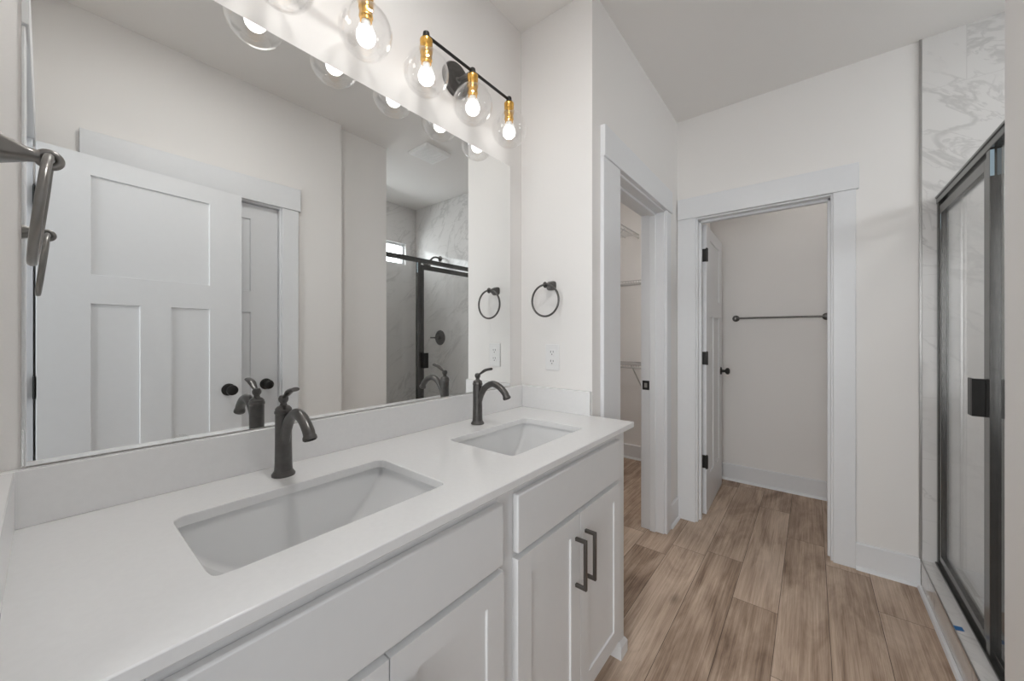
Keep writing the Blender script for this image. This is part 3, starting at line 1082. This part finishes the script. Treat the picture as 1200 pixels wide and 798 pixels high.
# ------------------------------------------------------------------ towel bar in the small room
tb = thing('towel_bar', 'long dark bronze towel bar on the wall of the small room', 'towel bar', (0.9, 3.74, 1.40))
for x, s in ((0.600, 1), (1.200, -1)):
    MB().lathe([(0, 0), (0.027, 0), (0.027, 0.006), (0.021, 0.011), (0.012, 0.020), (0.0105, 0.045), (0.014, 0.052), (0.0165, 0.060), (0.014, 0.068), (0.0, 0.072)], (x, 3.7395, 1.405), (0, -1, 0), 28).build('post', BRONZE, tb)
MB().lathe([(0, 0), (0.0075, 0), (0.0075, 0.60), (0, 0.60)], (0.60, 3.68, 1.405), (1, 0, 0), 18).build('bar', BRONZE, tb)


# ------------------------------------------------------------------ closet shelves
def wire_shelf(label, z, along, a0, a1, wall, front, bracket_at=(), lip=0.035, rod=0.0042):
    """along 'x': wall/front are y values; along 'y': wall/front are x values"""
    r = thing('wire_shelf', label, 'shelf', ((a0 + a1) / 2 if along == 'x' else wall, wall if along == 'x' else (a0 + a1) / 2, z), group='closet wire shelves')
    def P(a, d, zz):
        return (a, d, zz) if along == 'x' else (d, a, zz)
    mb = MB()
    up = (0, 0, 1)
    for d, zz in ((wall + (0.006 if wall < front else -0.006), z), ((wall * 0.5 + front * 0.5), z - 0.004), (front, z), (front, z - lip)):
        mb.tube([P(a0, d, zz), P(a1, d, zz)], rod, 8, up=up)
    n = int((a1 - a0) / 0.026)
    for i in range(n + 1):
        a = a0 + 0.004 + (a1 - a0 - 0.008) * i / n
        mb.tube([P(a, wall + (0.004 if wall < front else -0.004), z + 0.003), P(a, front, z + 0.003), P(a, front + (0.002 if wall < front else -0.002), z - lip)], 0.0019, 6, up=(0.3, 0.2, 1))
    mb.build('wire_deck', WIRE, r)
    for a in bracket_at:
        b = MB()
        s = -1 if wall > front else 1
        b.tube([P(a, front - s * 0.01, z - 0.012), P(a, wall + s * 0.004, z - 0.255)], 0.006, 8, up=(0.3, 0.2, 0.5))
        b.box(*((a - 0.008, a + 0.008) if along == 'x' else (min(wall, wall + s * 0.004), max(wall, wall + s * 0.004))), *((min(wall, wall + s * 0.004), max(wall, wall + s * 0.004)) if along == 'x' else (a - 0.008, a + 0.008)), z - 0.275, z - 0.235)
        b.build('support_brace', WIRE, r)
    return r


wire_shelf('white wire shelf at head height on the closet end wall', 1.775, 'x', -0.535, 0.245, 3.757, 3.457, (0.12,))
wire_shelf('white wire shelf at waist height on the closet end wall', 0.985, 'x', -0.535, 0.245, 3.757, 3.457, (-0.22,), 0.030, 0.0075)
wire_shelf('white wire shelf highest in the closet, running along the left wall', 2.275, 'y', 1.60, 3.75, -0.54, -0.25, (2.2, 3.4))

# ------------------------------------------------------------------ shower: curb, enclosure, door
curb = thing('shower_curb', 'marble shower curb at the foot of the glass door', 'shower curb', (1.60, 2.2, 0))
MB().box(XW + 0.002, XW + 0.122, YW + 0.001, YF - 0.011, 0.0, 0.128).build('curb_body', MARBLE_Y, curb)
MB().box(XW + 0.001, XW + 0.124, YW + 0.001, YF - 0.011, 0.128, 0.1385).build('curb_cap', MARBLE_CURB, curb, bevel=0.001)
MB().box(XW - 0.001, XW + 0.003, YW + 0.001, YF - 0.013, 0.1280, 0.1400).build('metal_edge', STEEL, curb)
pr = [(XW + 0.001, 0.0), (XW - 0.013, 0.0), (XW - 0.0125, 0.007), (XW - 0.008, 0.014), (XW + 0.001, 0.018)]
MB().prism(pr, 1, YW + 0.002, YF - 0.028).build('shoe_moulding', TRIM, curb)

tp = MB().prism([(1.538, 2.165), (1.562, 2.172), (1.560, 2.198), (1.537, 2.192)], 2, 0.1402, 0.1408).build('tape_scrap', TAPE, origin=(1.55, 2.18, 0.1402))
tag(tp, 'small scrap of blue tape left on the shower curb', 'tape')

XG = 1.606
ZH = 1.940
YP = 2.062      # post start
en = thing('shower_enclosure', 'dark bronze framed shower enclosure with a narrow fixed pane', 'shower enclosure', (XG, 2.2, 0.1385))
mb = MB()
mb.box(XG - 0.018, XG + 0.018, YW + 0.002, YF - 0.012, ZH - 0.036, ZH)
mb.box(XG - 0.022, XG + 0.022, YW + 0.002, YF - 0.012, ZH - 0.010, ZH)
mb.build('header_rail', FRAME, en, bevel=0.0015)
MB().box(XG - 0.022, XG + 0.022, YW + 0.002, YF - 0.012, 0.1387, 0.1480).box(XG - 0.006, XG + 0.018, YW + 0.002, YF - 0.012, 0.148, 0.168).build('bottom_track', FRAME, en, bevel=0.0015)
MB().box(XG - 0.016, XG + 0.016, YF - 0.040, YF - 0.0115, 0.148, ZH - 0.036).build('wall_jamb', FRAME, en, bevel=0.0015)
MB().box(XG - 0.016, XG + 0.016, YW + 0.0015, YW + 0.022, 0.148, ZH - 0.036).build('wall_jamb', FRAME, en, bevel=0.0015)
po = MB().box(XG - 0.016, XG + 0.016, YP - 0.024, YP + 0.010, 0.148, ZH - 0.036).build('post', FRAME, en, bevel=0.0015)
fi = MB().box(XG - 0.0155, XG - 0.006, YP - 0.0255, YP - 0.0242, 1.81, ZH - 0.040).build('blue_strip', PALE_BLUE, po)  # narrow pale blue strip along the post edge
tag(fi, 'narrow pale blue strip on the post')
MB().box(XG - 0.003, XG + 0.003, YW + 0.02, YP - 0.022, 0.160, ZH - 0.034).build('fixed_pane', PANE, en, smooth=False)

sd = thing('shower_door', 'hinged clear glass shower door in a dark bronze frame', 'shower door', (XG, 2.4, 0.172))
a, b = YP + 0.014, YF - 0.044
z0, z1 = 0.176, 1.886
MB().box(XG - 0.013, XG + 0.013, a, a + 0.030, z0, z1).build('lock_stile', FRAME, sd, bevel=0.0015)
hs = MB().box(XG - 0.013, XG + 0.013, b - 0.028, b, z0, z1).build('hinge_stile', FRAME, sd, bevel=0.0015)
f2 = MB().box(XG - 0.0140, XG - 0.0132, b - 0.027, b - 0.022, 1.77, z1 - 0.045).build('blue_strip', PALE_BLUE, hs)  # narrow pale blue strip on the hinge stile
tag(f2, 'narrow pale blue strip on the stile')
MB().box(XG - 0.013, XG + 0.013, a + 0.030, b - 0.028, z1 - 0.040, z1).build('top_rail', FRAME, sd, bevel=0.0015)
MB().box(XG - 0.013, XG + 0.013, a + 0.030, b - 0.028, z0, z0 + 0.026).build('bottom_rail', FRAME, sd, bevel=0.0015)
MB().box(XG - 0.003, XG + 0.003, a + 0.026, b - 0.024, z0 + 0.022, z1 - 0.036).build('door_glass', PANE, sd, smooth=False)
mb = MB()
for s in (-1, 1):
    xs = sorted((XG + s * 0.013, XG + s * 0.047))
    mb.box(xs[0], xs[1], a + 0.004, a + 0.014, 0.970, 1.105)
    xs = sorted((XG + s * 0.039, XG + s * 0.047))
    mb.box(xs[0], xs[1], a + 0.014, a + 0.052, 0.970, 1.105)
mb.build('pull_handle', BLACK, sd, bevel=0.0015)

# ------------------------------------------------------------------ shower fittings on the tiled end wall
ys = YF - 0.010
sh = thing('showerhead', 'dark bronze shower head on a curved arm, seen in the mirror', 'shower head', (2.12, ys, 2.10))
MB().lathe([(0, 0), (0.031, 0), (0.031, 0.004), (0.020, 0.012), (0.012, 0.016), (0, 0.016)], (2.12, ys - 0.0003, 2.11), (0, -1, 0), 28).build('wall_flange', BRONZE, sh)
arm = bez([(2.12, ys - 0.006, 2.11), (2.12, ys - 0.05, 2.118), (2.12, ys - 0.10, 2.105), (2.12, ys - 0.145, 2.065)], 6)
MB().tube(arm, 0.0105, 14, up=(1, 0, 0)).build('shower_arm', BRONZE, sh)
MB().lathe([(0, -0.012), (0.013, -0.012), (0.016, 0.0), (0.013, 0.012), (0.018, 0.022), (0.042, 0.048), (0.046, 0.056), (0.044, 0.060), (0, 0.060)], (2.12, ys - 0.15, 2.06), (0, -0.6, -0.8), 32).build('spray_head', BRONZE, sh)
sv = thing('shower_valve', 'round dark bronze shower valve with lever, seen in the mirror', 'shower valve', (2.12, ys, 1.235))
MB().lathe([(0, 0), (0.083, 0), (0.083, 0.003), (0.076, 0.009), (0.040, 0.014), (0.026, 0.022), (0.024, 0.046), (0.0, 0.050)], (2.12, ys - 0.0003, 1.235), (0, -1, 0), 48).build('valve_plate', BRONZE, sv)
MB().tube(bez([(2.12, ys - 0.040, 1.235), (2.15, ys - 0.052, 1.235), (2.19, ys - 0.056, 1.235), (2.215, ys - 0.056, 1.235)], 5), 0.0085, 12).build('lever', BRONZE, sv)

# ------------------------------------------------------------------ ceiling vent and lamps
ve = thing('ceiling_vent', 'square white exhaust fan cover on the ceiling, seen in the mirror', 'vent', (1.315, 1.94, ZC - 0.028))
MB().prism([(1.195, ZC - 0.0005), (1.435, ZC - 0.0005), (1.435, ZC - 0.012), (1.420, ZC - 0.026), (1.210, ZC - 0.026), (1.195, ZC - 0.012)], 1, 1.822, 2.062).build('cover', VENTW, ve, bevel=0.004)
mb = MB()
for k in range(9):
    y = 1.852 + k * 0.0225
    mb.box(1.225, 1.405, y, y + 0.006, ZC - 0.0285, ZC - 0.0258)
mb.build('louvres', VENTW, ve)


def ceiling_lamp(name, label, x, y, r, glow, drop):
    t = thing(name, label, 'ceiling light', (x, y, ZC - drop))
    MB().lathe([(r, 0.0005), (r + 0.016, 0.0005), (r + 0.016, drop * 0.5), (r + 0.004, drop), (r, drop)], (x, y, ZC), (0, 0, -1), 40, closed=True).build('trim_ring', PLASTIC, t)
    MB().lathe([(0, 0.002), (r, 0.002), (r, drop * 0.6), (r * 0.8, drop * 0.95), (0, drop)], (x, y, ZC), (0, 0, -1), 40).build('diffuser', glow, t)
    return t


ceiling_lamp('recessed_light', 'round ceiling light over the shower, glinting in the tile', 2.10, 1.95, 0.065, CANGLOW, 0.010)
ceiling_lamp('recessed_light', 'added round fill light, unseen, over the walkway in front of the near sink', 0.64, 0.48, 0.095, WALKWAY_FILLGLOW, 0.010)  # lamp added out of view to brighten the near end
ceiling_lamp('fill_light', 'added round fill light, unseen, on the small room ceiling', 1.15, 3.30, 0.11, ROOM_FILLGLOW, 0.05)  # lamp added out of view to brighten the small room
ceiling_lamp('fill_light', 'added round fill light, unseen, on the closet ceiling', -0.15, 2.55, 0.11, CLOSET_FILLGLOW, 0.05)  # lamp added out of view to brighten the closet
